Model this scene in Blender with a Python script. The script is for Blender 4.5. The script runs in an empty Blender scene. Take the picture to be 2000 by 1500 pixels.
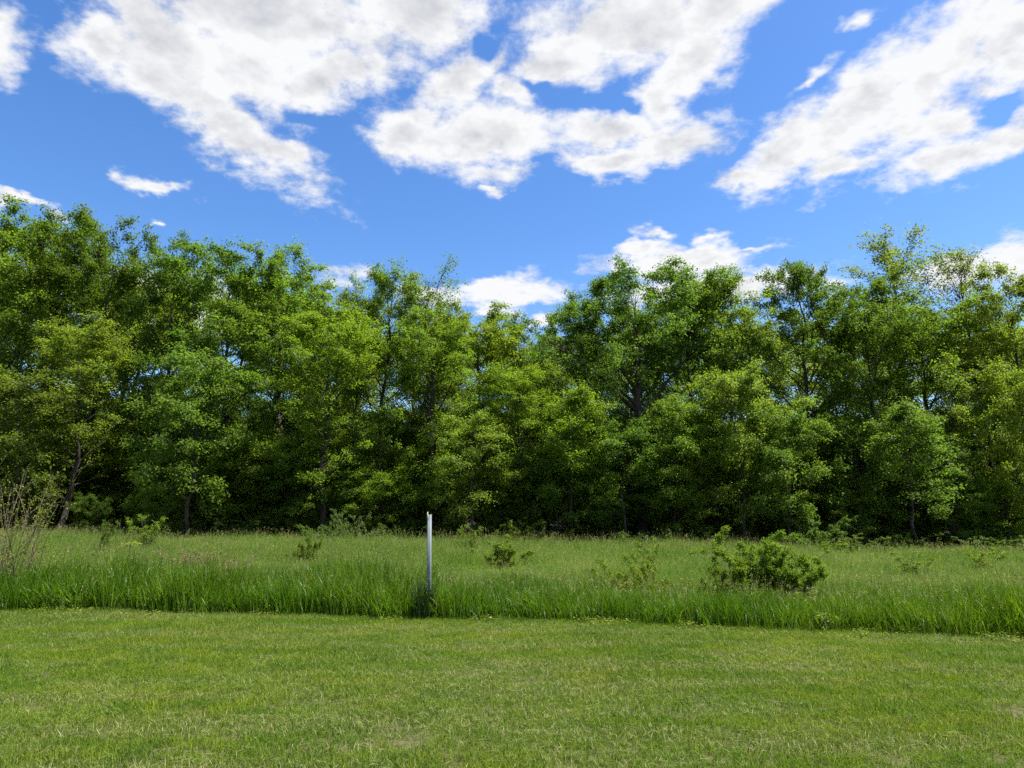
import bpy, math, random
import numpy as np
R = math.radians
scene = bpy.context.scene
C = scene.collection

# ------------------------------------------------------------------ camera
CAM_H, FPX, PITCH = 1.55, 1330.0, R(10.44)
cam_d = bpy.data.cameras.new('camera'); cam_d.sensor_width = 36.0; cam_d.lens = 36.0 * FPX / 2000.0
cam_d.clip_start = 0.05; cam_d.clip_end = 6000
cam = bpy.data.objects.new('camera', cam_d); C.objects.link(cam)
cam.location = (0, 0, CAM_H); cam.rotation_euler = (R(90) + PITCH, 0, 0)
scene.camera = cam

# ------------------------------------------------------------------ light, exposure
SUN_AZ, SUN_EL = R(92), R(64)          # azimuth clockwise from +Y (view direction) towards +X
SUN_DIR = np.array([math.sin(SUN_AZ) * math.cos(SUN_EL), math.cos(SUN_AZ) * math.cos(SUN_EL), math.sin(SUN_EL)])
sl = bpy.data.lights.new('sun', 'SUN'); sl.energy = 5.0; sl.angle = R(0.53); sl.color = (1.0, 0.955, 0.88)
so = bpy.data.objects.new('sun', sl); C.objects.link(so)
from mathutils import Vector
so.rotation_euler = Vector(SUN_DIR).to_track_quat('Z', 'Y').to_euler(); so.location = (20, 20, 60)
scene.view_settings.view_transform = 'Standard'; scene.view_settings.look = 'None'
scene.view_settings.exposure = 1.1; scene.view_settings.gamma = 1.0
scene.view_settings.use_curve_mapping = False
scene.render.engine = 'CYCLES'
cy = scene.cycles
cy.max_bounces = 5; cy.diffuse_bounces = 4; cy.glossy_bounces = 1; cy.transmission_bounces = 3
cy.use_denoising = False
cy.use_adaptive_sampling = True; cy.adaptive_threshold = 0.012; cy.adaptive_min_samples = 24; cy.sample_clamp_indirect = 4.0; cy.caustics_reflective = False; cy.caustics_refractive = False

def pix_dir(px, py):
    u = (px - 1000) / FPX; v = (750 - py) / FPX
    c, s = math.cos(PITCH), math.sin(PITCH)
    return np.array([u, c - v * s, s + v * c])
def at(px, py, Y):
    d = pix_dir(px, py); return np.array([0, 0, CAM_H]) + d * (Y / d[1])
def azel(px, py):
    d = pix_dir(px, py); d = d / np.linalg.norm(d)
    return math.atan2(d[0], d[1]), math.asin(d[2])

# ------------------------------------------------------------------ world: daylight sky with cumulus
W = bpy.data.worlds.new('World'); scene.world = W; W.use_nodes = True
nt = W.node_tree; nt.nodes.clear()
class NB:
    def __init__(s, nt): s.nt = nt
    def n(s, t, **kw):
        nd = s.nt.nodes.new(t)
        for k, v in kw.items(): setattr(nd, k, v)
        return nd
    def put(s, sock, v):
        if hasattr(v, 'links') or isinstance(v, bpy.types.NodeSocket): s.nt.links.new(v, sock)
        else: sock.default_value = v
    def m(s, op, a, b=None, c=None, clamp=False):
        nd = s.n('ShaderNodeMath', operation=op, use_clamp=clamp); s.put(nd.inputs[0], a)
        if b is not None: s.put(nd.inputs[1], b)
        if c is not None: s.put(nd.inputs[2], c)
        return nd.outputs[0]
    def vm(s, op, a, b=None, scale=None):
        nd = s.n('ShaderNodeVectorMath', operation=op); s.put(nd.inputs[0], a)
        if b is not None: s.put(nd.inputs[1], b)
        if scale is not None: s.put(nd.inputs['Scale'], scale)
        return nd.outputs['Value'] if op in ('LENGTH', 'DOT_PRODUCT') else nd.outputs[0]
    def ramp(s, x, a, b, lo=0.0, hi=1.0, kind='SMOOTHSTEP'):
        nd = s.n('ShaderNodeMapRange', interpolation_type=kind)
        s.put(nd.inputs[0], x); s.put(nd.inputs[1], a); s.put(nd.inputs[2], b); s.put(nd.inputs[3], lo); s.put(nd.inputs[4], hi)
        return nd.outputs[0]
    def noise(s, vec, scale, detail=4, rough=0.55, dist=0.0):
        nd = s.n('ShaderNodeTexNoise'); 
        if vec is not None: s.put(nd.inputs['Vector'], vec)
        nd.inputs['Scale'].default_value = scale; nd.inputs['Detail'].default_value = detail
        nd.inputs['Roughness'].default_value = rough; nd.inputs['Distortion'].default_value = dist
        return nd.outputs['Fac'] if 'Fac' in nd.outputs else nd.outputs[0]
    def mix(s, f, a, b, blend='MIX'):
        nd = s.n('ShaderNodeMix', data_type='RGBA', blend_type=blend)
        s.put(nd.inputs['Factor'] if False else nd.inputs[0], f)
        s.put(nd.inputs[6], a); s.put(nd.inputs[7], b)
        return nd.outputs[2]

def build_world():
    b = NB(nt)
    W.cycles.sampling_method = 'NONE'
    sky = b.n('ShaderNodeTexSky', sky_type='NISHITA', sun_disc=False)
    sky.sun_elevation = SUN_EL; sky.sun_rotation = SUN_AZ
    sky.air_density = 1.0; sky.dust_density = 0.5; sky.ozone_density = 2.2; sky.altitude = 200
    hs = b.n('ShaderNodeHueSaturation'); hs.inputs['Hue'].default_value = 0.507; hs.inputs['Saturation'].default_value = 1.27; hs.inputs['Value'].default_value = 1.0
    nt.links.new(sky.outputs[0], hs.inputs['Color'])
    tc = b.n('ShaderNodeTexCoord'); d = tc.outputs['Generated']
    sep = b.n('ShaderNodeSeparateXYZ'); nt.links.new(d, sep.inputs[0])
    x, y, z = sep.outputs
    az = b.m('ARCTAN2', x, y); el = b.m('ARCSINE', z)
    cb = b.n('ShaderNodeCombineXYZ'); nt.links.new(az, cb.inputs[0]); nt.links.new(el, cb.inputs[1])
    # noise coordinates flatten towards the horizon as a cloud layer does
    inv = b.m('DIVIDE', 1.0, b.m('ADD', b.m('MAXIMUM', z, 0.0), 0.30))
    q = b.vm('MULTIPLY', b.vm('SCALE', d, scale=inv), (1.0, 1.0, 1.6))
    wn = b.n('ShaderNodeTexNoise'); nt.links.new(q, wn.inputs['Vector']); wn.inputs['Scale'].default_value = 7.0; wn.inputs['Detail'].default_value = 4; wn.inputs['Roughness'].default_value = 0.6
    warp = b.vm('MULTIPLY', b.vm('SUBTRACT', wn.outputs['Color'], (0.5, 0.5, 0.5)), (0.13, 0.075, 0.0))
    p = b.vm('ADD', cb.outputs[0], warp)
    fams = {}
    for rot in (0, 25, -25):
        if rot == 0: fams[0] = p
        else:
            mp = b.n('ShaderNodeVectorRotate', rotation_type='Z_AXIS'); nt.links.new(p, mp.inputs['Vector']); mp.inputs['Angle'].default_value = R(rot); fams[rot] = mp.outputs[0]
    blobs = [
        (310, 60, 200, 110, 25), (560, 30, 330, 125, 0), (810, 10, 170, 105, 0), (430, 235, 250, 72, 25), (540, 300, 95, 40, 0),
        (650, 150, 170, 85, -25), (190, 85, 90, 75, 25), (330, 160, 170, 85, 25), (490, 140, 170, 95, 0), (1180, 245, 130, 48, 0), (1100, 125, 100, 62, 0), (1800, 235, 150, 75, 0),
        (905, 165, 105, 62, -25), (815, 265, 120, 58, 0), (975, 262, 200, 62, 0), (1010, 180, 70, 45, 0),
        (1240, 60, 260, 90, 0), (1340, 130, 115, 70, -25), (1400, 20, 125, 55, 0), (1280, 190, 70, 50, 0),
        (1300, 268, 130, 50, 0), (1185, 320, 95, 32, 0), (960, 335, 55, 24, 0), (985, 374, 24, 9, 0),
        (1860, 120, 210, 100, -25), (1680, 225, 195, 85, -25), (1985, 90, 120, 110, 0), (1530, 295, 135, 66, -25), (1455, 345, 80, 34, 0),
        (1630, 325, 110, 40, 0), (1850, 310, 140, 66, 0), (1975, 268, 110, 46, 0),
        (1585, 150, 34, 12, -25), (1670, 52, 26, 13, 0), (-5, 105, 42, 52, 0), (-10, 40, 26, 36, 0),
        (310, 356, 62, 22, 0), (20, 400, 80, 15, 0), (652, 538, 52, 18, 0), (270, 429, 9, 5, 0),
        (975, 572, 115, 26, 0), (1060, 558, 55, 18, 0), (960, 604, 60, 20, 0), (850, 580, 70, 30, 0), (1065, 634, 40, 10, 0),
        (1330, 510, 165, 34, 0), (1235, 488, 75, 20, 0), (1205, 524, 55, 18, 0), (1385, 463, 26, 9, 0), (1470, 487, 55, 7, 0), (1280, 457, 38, 8, 0),
        (1400, 565, 260, 34, 0), (1890, 528, 160, 40, 0), (1990, 512, 110, 46, 0), (330, 600, 260, 70, 0),
    ]
    holes = [(1925, 212, 66, 26), (1195, 195, 66, 20), (935, 105, 26, 40), (610, 228, 50, 14), (1075, 165, 40, 18)]
    acc = None
    def ell(cx, cyy, rx, ry, rot):
        a0, e0 = azel(cx, cyy); a1, e1 = azel(cx + rx, cyy); a2, e2 = azel(cx, cyy - ry)
        c, s = math.cos(R(rot)), math.sin(R(rot)); ca, ce = c * a0 - s * e0, s * a0 + c * e0
        sa, se = math.hypot(a1 - a0, e1 - e0), math.hypot(a2 - a0, e2 - e0)
        nd = b.n('ShaderNodeVectorMath', operation='MULTIPLY_ADD'); nt.links.new(fams[rot], nd.inputs[0])
        nd.inputs[1].default_value = (1 / sa, 1 / se, 0); nd.inputs[2].default_value = (-ca / sa, -ce / se, 0)
        return b.vm('LENGTH', nd.outputs[0])
    for bl in blobs:
        if bl[2] < 60: v = b.m('ADD', b.m('MULTIPLY', ell(bl[0], bl[1], bl[2] * 1.3, bl[3] * 1.35, bl[4]), 0.6), 0.42)
        else: v = ell(*bl)
        acc = v if acc is None else b.m('SMOOTH_MIN', acc, v, 0.25)
    acc = b.m('SUBTRACT', 1.0, acc)
    for h in holes:
        acc = b.m('SUBTRACT', acc, b.ramp(ell(*h, 0), 0.0, 1.4, 0.6, 0.0))
    # outside the frame the same broken cumulus goes on
    big = b.noise(q, 1.9, 3, 0.5)
    outf = b.m('MULTIPLY', b.m('SUBTRACT', big, 0.49), 5.0)
    win = b.m('MULTIPLY', b.ramp(b.m('ABSOLUTE', az), 0.72, 0.95, 1.0, 0.0), b.ramp(el, 0.74, 0.9, 1.0, 0.0))
    mx = b.n('ShaderNodeMix', data_type='FLOAT'); nt.links.new(win, mx.inputs[0]); nt.links.new(outf, mx.inputs[2]); nt.links.new(acc, mx.inputs[3])
    fld = b.m('MINIMUM', mx.outputs[0], 0.8)
    n1 = b.noise(q, 5.5, 4, 0.5)
    n2 = b.noise(q, 21.0, 6, 0.63)
    sunoff = tuple(SUN_DIR * np.array([1, 1, 1.6]) * 0.05)
    n1s = b.noise(b.vm('ADD', q, sunoff), 5.5, 4, 0.5)
    n2c = b.m('SUBTRACT', n2, 0.5)
    n2s = b.noise(b.vm('ADD', q, tuple(SUN_DIR * np.array([1, 1, 1.6]) * 0.016)), 21.0, 4, 0.55)
    D = b.m('ADD', fld, b.m('ADD', b.m('MULTIPLY', b.m('SUBTRACT', n1, 0.5), 1.1), b.m('MULTIPLY', n2c, 1.5)))
    alpha = b.ramp(D, -0.22, 0.55)
    alpha = b.m('MULTIPLY', alpha, b.ramp(z, 0.0, 0.06))
    # thick parts turn grey underneath, sun-side flanks stay white
    thick = b.ramp(b.m('ADD', fld, b.m('MULTIPLY', b.m('SUBTRACT', n1, 0.5), 1.1)), 0.25, 1.15)
    lit = b.m('SUBTRACT', n1, n1s)
    lum = b.m('ADD', b.m('SUBTRACT', 0.99, b.m('MULTIPLY', thick, b.ramp(z, 0.2, 0.6, 0.12, 0.28))), b.m('MULTIPLY', lit, 0.8))
    lum = b.m('ADD', lum, b.m('MULTIPLY', b.m('SUBTRACT', n2, n2s), 0.45))
    lum = b.m('MINIMUM', b.m('MAXIMUM', lum, 0.58), 0.98)
    cc = b.n('ShaderNodeCombineColor')
    nt.links.new(b.m('SUBTRACT', b.m('MULTIPLY', lum, 1.10), 0.12), cc.inputs[0]); nt.links.new(b.m('SUBTRACT', b.m('MULTIPLY', lum, 1.05), 0.065), cc.inputs[1]); nt.links.new(b.m('ADD', b.m('MULTIPLY', lum, 0.93), 0.065), cc.inputs[2])
    bg1 = b.n('ShaderNodeBackground'); nt.links.new(hs.outputs[0], bg1.inputs[0]); bg1.inputs[1].default_value = SKY
    bg2 = b.n('ShaderNodeBackground'); nt.links.new(cc.outputs[0], bg2.inputs[0]); bg2.inputs[1].default_value = CLOUD
    ms = b.n('ShaderNodeMixShader'); nt.links.new(alpha, ms.inputs[0]); nt.links.new(bg1.outputs[0], ms.inputs[1]); nt.links.new(bg2.outputs[0], ms.inputs[2])
    out = b.n('ShaderNodeOutputWorld'); nt.links.new(ms.outputs[0], out.inputs[0])
SKY, CLOUD = 0.104, 0.47
build_world()

# ------------------------------------------------------------------ helpers
def S(a, b, x):
    t = np.clip((np.asarray(x, float) - a) / (b - a), 0, 1); return t * t * (3 - 2 * t)
def lerp(a, b, t): return a + (b - a) * t
def nrm(v):
    return v / np.maximum(np.linalg.norm(v, axis=-1, keepdims=True), 1e-9)

def gz(x, y):
    x = np.asarray(x, float); y = np.asarray(y, float)
    xc = np.clip(x, -45, 45)
    z = -0.017 * xc * S(8.5, 27, y)
    z = z + 0.05 * np.sin(x * 0.43 + 1.3) * np.sin(y * 0.37) * S(11, 16, y)
    z = z + 0.012 * np.sin(x * 1.1 + y * 0.7)
    return z
def edge_y(x):                                     # where the mown lawn stops
    x = np.asarray(x, float)
    xc = np.clip(x, -9, 7.5)
    base = 10.34 - 0.155 * (xc + 1.19) - 0.0077 * (xc + 1.19) ** 2 * np.sign(1)
    slope_l = 0.05; slope_r = -0.30
    return base + np.where(x < -9, (x + 9) * -slope_l, 0) + np.where(x > 7.5, (x - 7.5) * slope_r, 0) + 0.07 * np.sin(x * 1.7) + 0.05 * np.sin(x * 4.3 + 1) + 0.05 * np.sin(x * 9.1 + 2) * np.sin(x * 2.3)

def tag(o, label=None, cat=None, group=None, kind=None):
    if label: o['label'] = label
    if cat: o['category'] = cat
    if group: o['group'] = group
    if kind: o['kind'] = kind
    return o
def mesh_np(name, V, Q, mat, lv=None, smooth=False):
    V = np.ascontiguousarray(V, dtype=np.float32).reshape(-1, 3); Q = np.ascontiguousarray(Q, dtype=np.int32).reshape(-1, 4)
    me = bpy.data.meshes.new(name)
    me.vertices.add(len(V)); me.vertices.foreach_set('co', V.ravel())
    n = len(Q); me.loops.add(n * 4); me.loops.foreach_set('vertex_index', Q.ravel())
    me.polygons.add(n); me.polygons.foreach_set('loop_start', np.arange(0, n * 4, 4, dtype=np.int32))
    if smooth: me.polygons.foreach_set('use_smooth', np.ones(n, dtype=bool))
    me.materials.append(mat)
    if lv is not None:
        a = me.attributes.new('lv', 'FLOAT', 'FACE'); a.data.foreach_set('value', np.ascontiguousarray(lv, dtype=np.float32))
    me.update(calc_edges=True)
    return me
def ob(name, me, parent=None, loc=None, rot=None, scl=None):
    o = bpy.data.objects.new(name, me); C.objects.link(o)
    if parent: o.parent = parent
    if loc is not None: o.location = [float(v) for v in loc]
    if rot is not None: o.rotation_euler = rot
    if scl is not None: o.scale = scl
    return o

class Geo:
    """collects quads"""
    def __init__(s): s.V = []; s.Q = []; s.L = []; s.n = 0
    def add(s, V, Q, lv=0.5):
        V = V.reshape(-1, 3); Q = Q.reshape(-1, 4)
        s.V.append(V); s.Q.append(Q + s.n); s.n += len(V)
        s.L.append(np.broadcast_to(np.asarray(lv, float), (len(Q),)).copy())
    def mesh(s, name, mat, smooth=False):
        return mesh_np(name, np.concatenate(s.V), np.concatenate(s.Q), mat, np.concatenate(s.L), smooth)

def tubes(P, Rr, K):
    """P (N,M,3) centre lines, Rr (N,M) radii -> verts, quads"""
    N, M, _ = P.shape
    T = nrm(np.gradient(P, axis=1))
    ref = np.where(np.abs(T[..., 2:3]) > 0.9, np.array([1.0, 0, 0]), np.array([0, 0, 1.0]))
    A = nrm(np.cross(T, ref)); B = np.cross(T, A)
    th = np.arange(K) * 2 * np.pi / K
    V = P[:, :, None, :] + Rr[:, :, None, None] * (A[:, :, None, :] * np.cos(th)[None, None, :, None] + B[:, :, None, :] * np.sin(th)[None, None, :, None])
    idx = np.arange(N * M * K).reshape(N, M, K)
    a = idx[:, :-1, :]; b = np.roll(idx, -1, axis=2)[:, :-1, :]; c = np.roll(idx, -1, axis=2)[:, 1:, :]; d = idx[:, 1:, :]
    return V.reshape(-1, 3), np.stack([a, b, c, d], -1).reshape(-1, 4)

def leaves(rng, pos, axis, size, up=0.55, wid=0.62, fold=0.12, upv=(0, 0, 1)):
    """rhombic, slightly folded leaf faces; axis = direction base to tip"""
    N = len(pos); a = nrm(axis)
    n = np.asarray(upv, float) + rng.normal(0, up, (N, 3)); n = n - a * np.sum(n * a, 1, keepdims=True); n = nrm(n)
    s = np.cross(a, n)
    size = np.broadcast_to(size, (N,))[:, None]
    w = size * wid * 0.5
    p0 = pos; p2 = pos + a * size - n * size * 0.10
    m = pos + a * size * 0.45
    p1 = m + s * w + n * size * fold; p3 = m - s * w + n * size * fold
    V = np.stack([p0, p1, p2, p3], 1)
    Q = np.arange(N * 4).reshape(N, 4)
    return V, Q

def blades(rng, base, h, az, lean, curve, w, seg=3, twist=0.5):
    N = len(base); s = np.linspace(0, 1, seg + 1)[None, :]
    lean = lean[:, None]; curve = curve[:, None]; hh = h[:, None]
    hor = hh * (lean * s + curve * s ** 2.2)
    z = hh * (s * np.sqrt(np.clip(1 - lean ** 2 * 0.5, 0.3, 1)) - 0.55 * curve ** 1.5 * s ** 3)
    dx = np.cos(az)[:, None]; dy = np.sin(az)[:, None]
    P = np.stack([base[:, 0:1] + hor * dx, base[:, 1:2] + hor * dy, base[:, 2:3] + z], -1)
    pa = az + np.pi / 2 + rng.normal(0, twist, N)
    perp = np.stack([np.cos(pa), np.sin(pa), np.zeros(N)], -1)[:, None, :]
    wd = (w[:, None] * np.clip(0.75 + 0.9 * s - 1.6 * s ** 2.2, 0.06, 1.2) * 0.5)[..., None]
    V = np.stack([P - perp * wd, P + perp * wd], 2)           # N,seg+1,2,3
    idx = np.arange(N * (seg + 1) * 2).reshape(N, seg + 1, 2)
    Q = np.stack([idx[:, :-1, 0], idx[:, :-1, 1], idx[:, 1:, 1], idx[:, 1:, 0]], -1)
    return V.reshape(-1, 3), Q.reshape(-1, 4)

# ------------------------------------------------------------------ materials
def new_mat(name):
    m = bpy.data.materials.new(name); m.use_nodes = True; m.node_tree.nodes.clear()
    return m, NB(m.node_tree)
def attr(b, name):
    nd = b.n('ShaderNodeAttribute', attribute_name=name); return nd.outputs['Fac']

def leaf_material(name, base=None, transl=0.42, spec=0.35, rough=0.45, var=0.75):
    """base None: colour comes from the object's own colour, so each tree has its hue"""
    m, b = new_mat(name)
    if base is None:
        oi = b.n('ShaderNodeObjectInfo'); col = oi.outputs['Color']
    else:
        rgb = b.n('ShaderNodeRGB'); rgb.outputs[0].default_value = (*base, 1); col = rgb.outputs[0]
    lv = attr(b, 'lv')
    g = b.n('ShaderNodeNewGeometry')
    big = b.noise(g.outputs['Position'], 0.55, 3, 0.5)
    hs = b.n('ShaderNodeHueSaturation'); b.put(hs.inputs['Color'], col)
    b.put(hs.inputs['Hue'], b.ramp(big, 0.3, 0.7, 0.493, 0.509, 'LINEAR'))
    b.put(hs.inputs['Value'], b.m('ADD', 1.0 - var * 0.5, b.m('MULTIPLY', lv, var)))
    hs.inputs['Saturation'].default_value = 1.0
    pb = b.n('ShaderNodeBsdfPrincipled'); b.put(pb.inputs['Base Color'], hs.outputs[0])
    pb.inputs['Roughness'].default_value = rough; pb.inputs['Specular IOR Level'].default_value = spec
    tr = b.n('ShaderNodeBsdfTranslucent'); b.put(tr.inputs[0], b.mix(1.0, hs.outputs[0], (1.45, 1.5, 0.6, 1), 'MULTIPLY'))
    mx = b.n('ShaderNodeMixShader'); mx.inputs[0].default_value = transl
    m.node_tree.links.new(pb.outputs[0], mx.inputs[1]); m.node_tree.links.new(tr.outputs[0], mx.inputs[2])
    o = b.n('ShaderNodeOutputMaterial'); m.node_tree.links.new(mx.outputs[0], o.inputs[0])
    return m
def bark_material(name, c1, c2, scale=9.0):
    m, b = new_mat(name)
    tc = b.n('ShaderNodeTexCoord')
    v = b.vm('MULTIPLY', tc.outputs['Object'], (1.0, 1.0, 0.22))
    n = b.noise(v, scale, 6, 0.65)
    pb = b.n('ShaderNodeBsdfPrincipled'); b.put(pb.inputs['Base Color'], b.mix(b.ramp(n, 0.35, 0.65), (*c1, 1), (*c2, 1)))
    pb.inputs['Roughness'].default_value = 0.9; pb.inputs['Specular IOR Level'].default_value = 0.2
    bp = b.n('ShaderNodeBump'); bp.inputs['Strength'].default_value = 0.5; bp.inputs['Distance'].default_value = 0.03; b.put(bp.inputs['Height'], n)
    m.node_tree.links.new(bp.outputs[0], pb.inputs['Normal'])
    o = b.n('ShaderNodeOutputMaterial'); m.node_tree.links.new(pb.outputs[0], o.inputs[0])
    return m
def grass_material(name, cols, straw, transl=0.35, straw_at=0.93, nscale=(0.35, 1.7), spec=0.3, rough=0.5, stripes=False, hue_amp=1.0):
    """cols: (green, yellower green, deep green); patches differ by position, blades by 'lv'"""
    m, b = new_mat(name)
    g = b.n('ShaderNodeNewGeometry'); pos = g.outputs['Position']; lv = attr(b, 'lv')
    flat = b.vm('MULTIPLY', pos, (1, 1, 0.0))
    n1 = b.noise(flat, nscale[0], 4, 0.6); n2 = b.noise(flat, nscale[1], 4, 0.65)
    f1 = b.ramp(n1, 0.38, 0.62); f2 = b.ramp(n2, 0.4, 0.66)
    c = b.mix(f1, (*cols[0], 1), (*cols[1], 1))
    c = b.mix(b.m('MULTIPLY', f2, 0.75), c, (*cols[2], 1))
    thr = straw_at
    if stripes:      # mowing passes run across, a little aslant; clippings gather along them
        rot = b.n('ShaderNodeMapping'); b.put(rot.inputs[0], flat); rot.inputs['Rotation'].default_value = (0, 0, R(7)); rot.inputs['Scale'].default_value = (0.22, 1.9, 1)
        n3 = b.noise(rot.outputs[0], 1.0, 4, 0.65)
        thr = b.ramp(n3, 0.42, 0.66, straw_at + 0.03, straw_at - 0.10)
        c = b.mix(b.m('MULTIPLY', b.ramp(n3, 0.36, 0.64), 0.45), c, (*cols[3], 1))
    isst = b.m('GREATER_THAN', lv, thr)
    c = b.mix(isst, c, (*straw, 1))
    hs = b.n('ShaderNodeHueSaturation'); b.put(hs.inputs['Color'], c)
    b.put(hs.inputs['Value'], b.ramp(lv, 0.0, 1.0, 0.6, 1.32, 'LINEAR'))
    pb = b.n('ShaderNodeBsdfPrincipled'); b.put(pb.inputs['Base Color'], hs.outputs[0])
    pb.inputs['Roughness'].default_value = rough; pb.inputs['Specular IOR Level'].default_value = spec
    tr = b.n('ShaderNodeBsdfTranslucent'); b.put(tr.inputs[0], b.mix(1.0, hs.outputs[0], (1.35, 1.35, 0.7, 1), 'MULTIPLY'))
    mx = b.n('ShaderNodeMixShader'); mx.inputs[0].default_value = transl
    m.node_tree.links.new(pb.outputs[0], mx.inputs[1]); m.node_tree.links.new(tr.outputs[0], mx.inputs[2])
    o = b.n('ShaderNodeOutputMaterial'); m.node_tree.links.new(mx.outputs[0], o.inputs[0])
    return m
def ground_material():
    m, b = new_mat('soil and thatch')
    g = b.n('ShaderNodeNewGeometry'); pos = g.outputs['Position']
    sep = b.n('ShaderNodeSeparateXYZ'); b.put(sep.inputs[0], pos)
    n = b.noise(pos, 14.0, 6, 0.7); nb = b.noise(pos, 0.7, 4, 0.6)
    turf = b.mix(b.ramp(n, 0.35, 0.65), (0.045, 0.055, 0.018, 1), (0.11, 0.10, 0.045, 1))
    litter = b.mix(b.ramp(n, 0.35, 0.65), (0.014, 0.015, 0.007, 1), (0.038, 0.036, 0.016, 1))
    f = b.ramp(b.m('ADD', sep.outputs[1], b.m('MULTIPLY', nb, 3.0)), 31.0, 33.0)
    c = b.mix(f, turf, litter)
    pb = b.n('ShaderNodeBsdfPrincipled'); b.put(pb.inputs['Base Color'], c); pb.inputs['Roughness'].default_value = 1.0; pb.inputs['Specular IOR Level'].default_value = 0.1
    bp = b.n('ShaderNodeBump'); bp.inputs['Strength'].default_value = 0.6; bp.inputs['Distance'].default_value = 0.03; b.put(bp.inputs['Height'], n)
    m.node_tree.links.new(bp.outputs[0], pb.inputs['Normal'])
    o = b.n('ShaderNodeOutputMaterial'); m.node_tree.links.new(pb.outputs[0], o.inputs[0])
    return m
def plain_material(name, col, rough=0.5, spec=0.4, grime=None, transl=0.0):
    m, b = new_mat(name)
    tc = b.n('ShaderNodeTexCoord')
    n = b.noise(b.vm('MULTIPLY', tc.outputs['Object'], (1, 1, 0.35)), 22.0, 6, 0.7)
    c = b.mix(b.ramp(n, 0.42, 0.72), (*col, 1), (*(grime or [v * 0.8 for v in col]), 1))
    pb = b.n('ShaderNodeBsdfPrincipled'); b.put(pb.inputs['Base Color'], c); pb.inputs['Roughness'].default_value = rough; pb.inputs['Specular IOR Level'].default_value = spec
    res = pb.outputs[0]
    if transl:
        tr = b.n('ShaderNodeBsdfTranslucent'); b.put(tr.inputs[0], c); mx = b.n('ShaderNodeMixShader'); mx.inputs[0].default_value = transl
        m.node_tree.links.new(res, mx.inputs[1]); m.node_tree.links.new(tr.outputs[0], mx.inputs[2]); res = mx.outputs[0]
    o = b.n('ShaderNodeOutputMaterial'); m.node_tree.links.new(res, o.inputs[0])
    return m

M_LEAF = leaf_material('tree leaf', transl=0.6, spec=0.22, rough=0.5)
M_BARK = bark_material('bark', (0.022, 0.018, 0.014), (0.055, 0.046, 0.038))
M_TWIG = bark_material('twig bark', (0.10, 0.075, 0.05), (0.20, 0.16, 0.11), 30)
M_LAWN = grass_material('mown grass', ((0.112, 0.195, 0.013), (0.175, 0.236, 0.018), (0.076, 0.160, 0.013), (0.160, 0.208, 0.050)), (0.31, 0.31, 0.15), transl=0.42, straw_at=0.97, nscale=(0.42, 2.2), stripes=True, spec=0.12)
M_MEADOW = grass_material('meadow grass', ((0.138, 0.228, 0.034), (0.195, 0.258, 0.062), (0.092, 0.196, 0.024)), (0.30, 0.28, 0.14), transl=0.48, straw_at=0.965, nscale=(0.16, 0.8), spec=0.12)
M_TALL = grass_material('tall border grass', ((0.080, 0.165, 0.006), (0.110, 0.195, 0.008), (0.060, 0.140, 0.008)), (0.30, 0.30, 0.14), transl=0.42, straw_at=0.968, nscale=(0.5, 2.0), spec=0.3, rough=0.4)
M_SEED = grass_material('grass seed head', ((0.20, 0.23, 0.075), (0.25, 0.255, 0.10), (0.18, 0.20, 0.075)), (0.32, 0.28, 0.15), transl=0.4, straw_at=0.86)
M_GROUND = ground_material()

# ------------------------------------------------------------------ ground
def build_ground():
    def axis(segs):
        out = []
        for a, b_, n in segs: out += list(np.linspace(a, b_, n, endpoint=False))
        return np.array(out + [segs[-1][1]])
    xs = axis([(-900, -120, 6), (-120, -45, 8), (-45, 45, 90), (45, 120, 8), (120, 900, 6)])
    ys = axis([(-300, -20, 6), (-20, 0, 8), (0, 45, 90), (45, 120, 10), (120, 1800, 10)])
    X, Y = np.meshgrid(xs, ys); Z = gz(X, Y)
    V = np.stack([X, Y, Z], -1).reshape(-1, 3)
    nx, ny = len(xs), len(ys); i = np.arange(nx * ny).reshape(ny, nx)
    Q = np.stack([i[:-1, :-1], i[:-1, 1:], i[1:, 1:], i[1:, :-1]], -1).reshape(-1, 4)
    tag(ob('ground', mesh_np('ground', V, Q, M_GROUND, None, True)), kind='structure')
build_ground()

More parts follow.
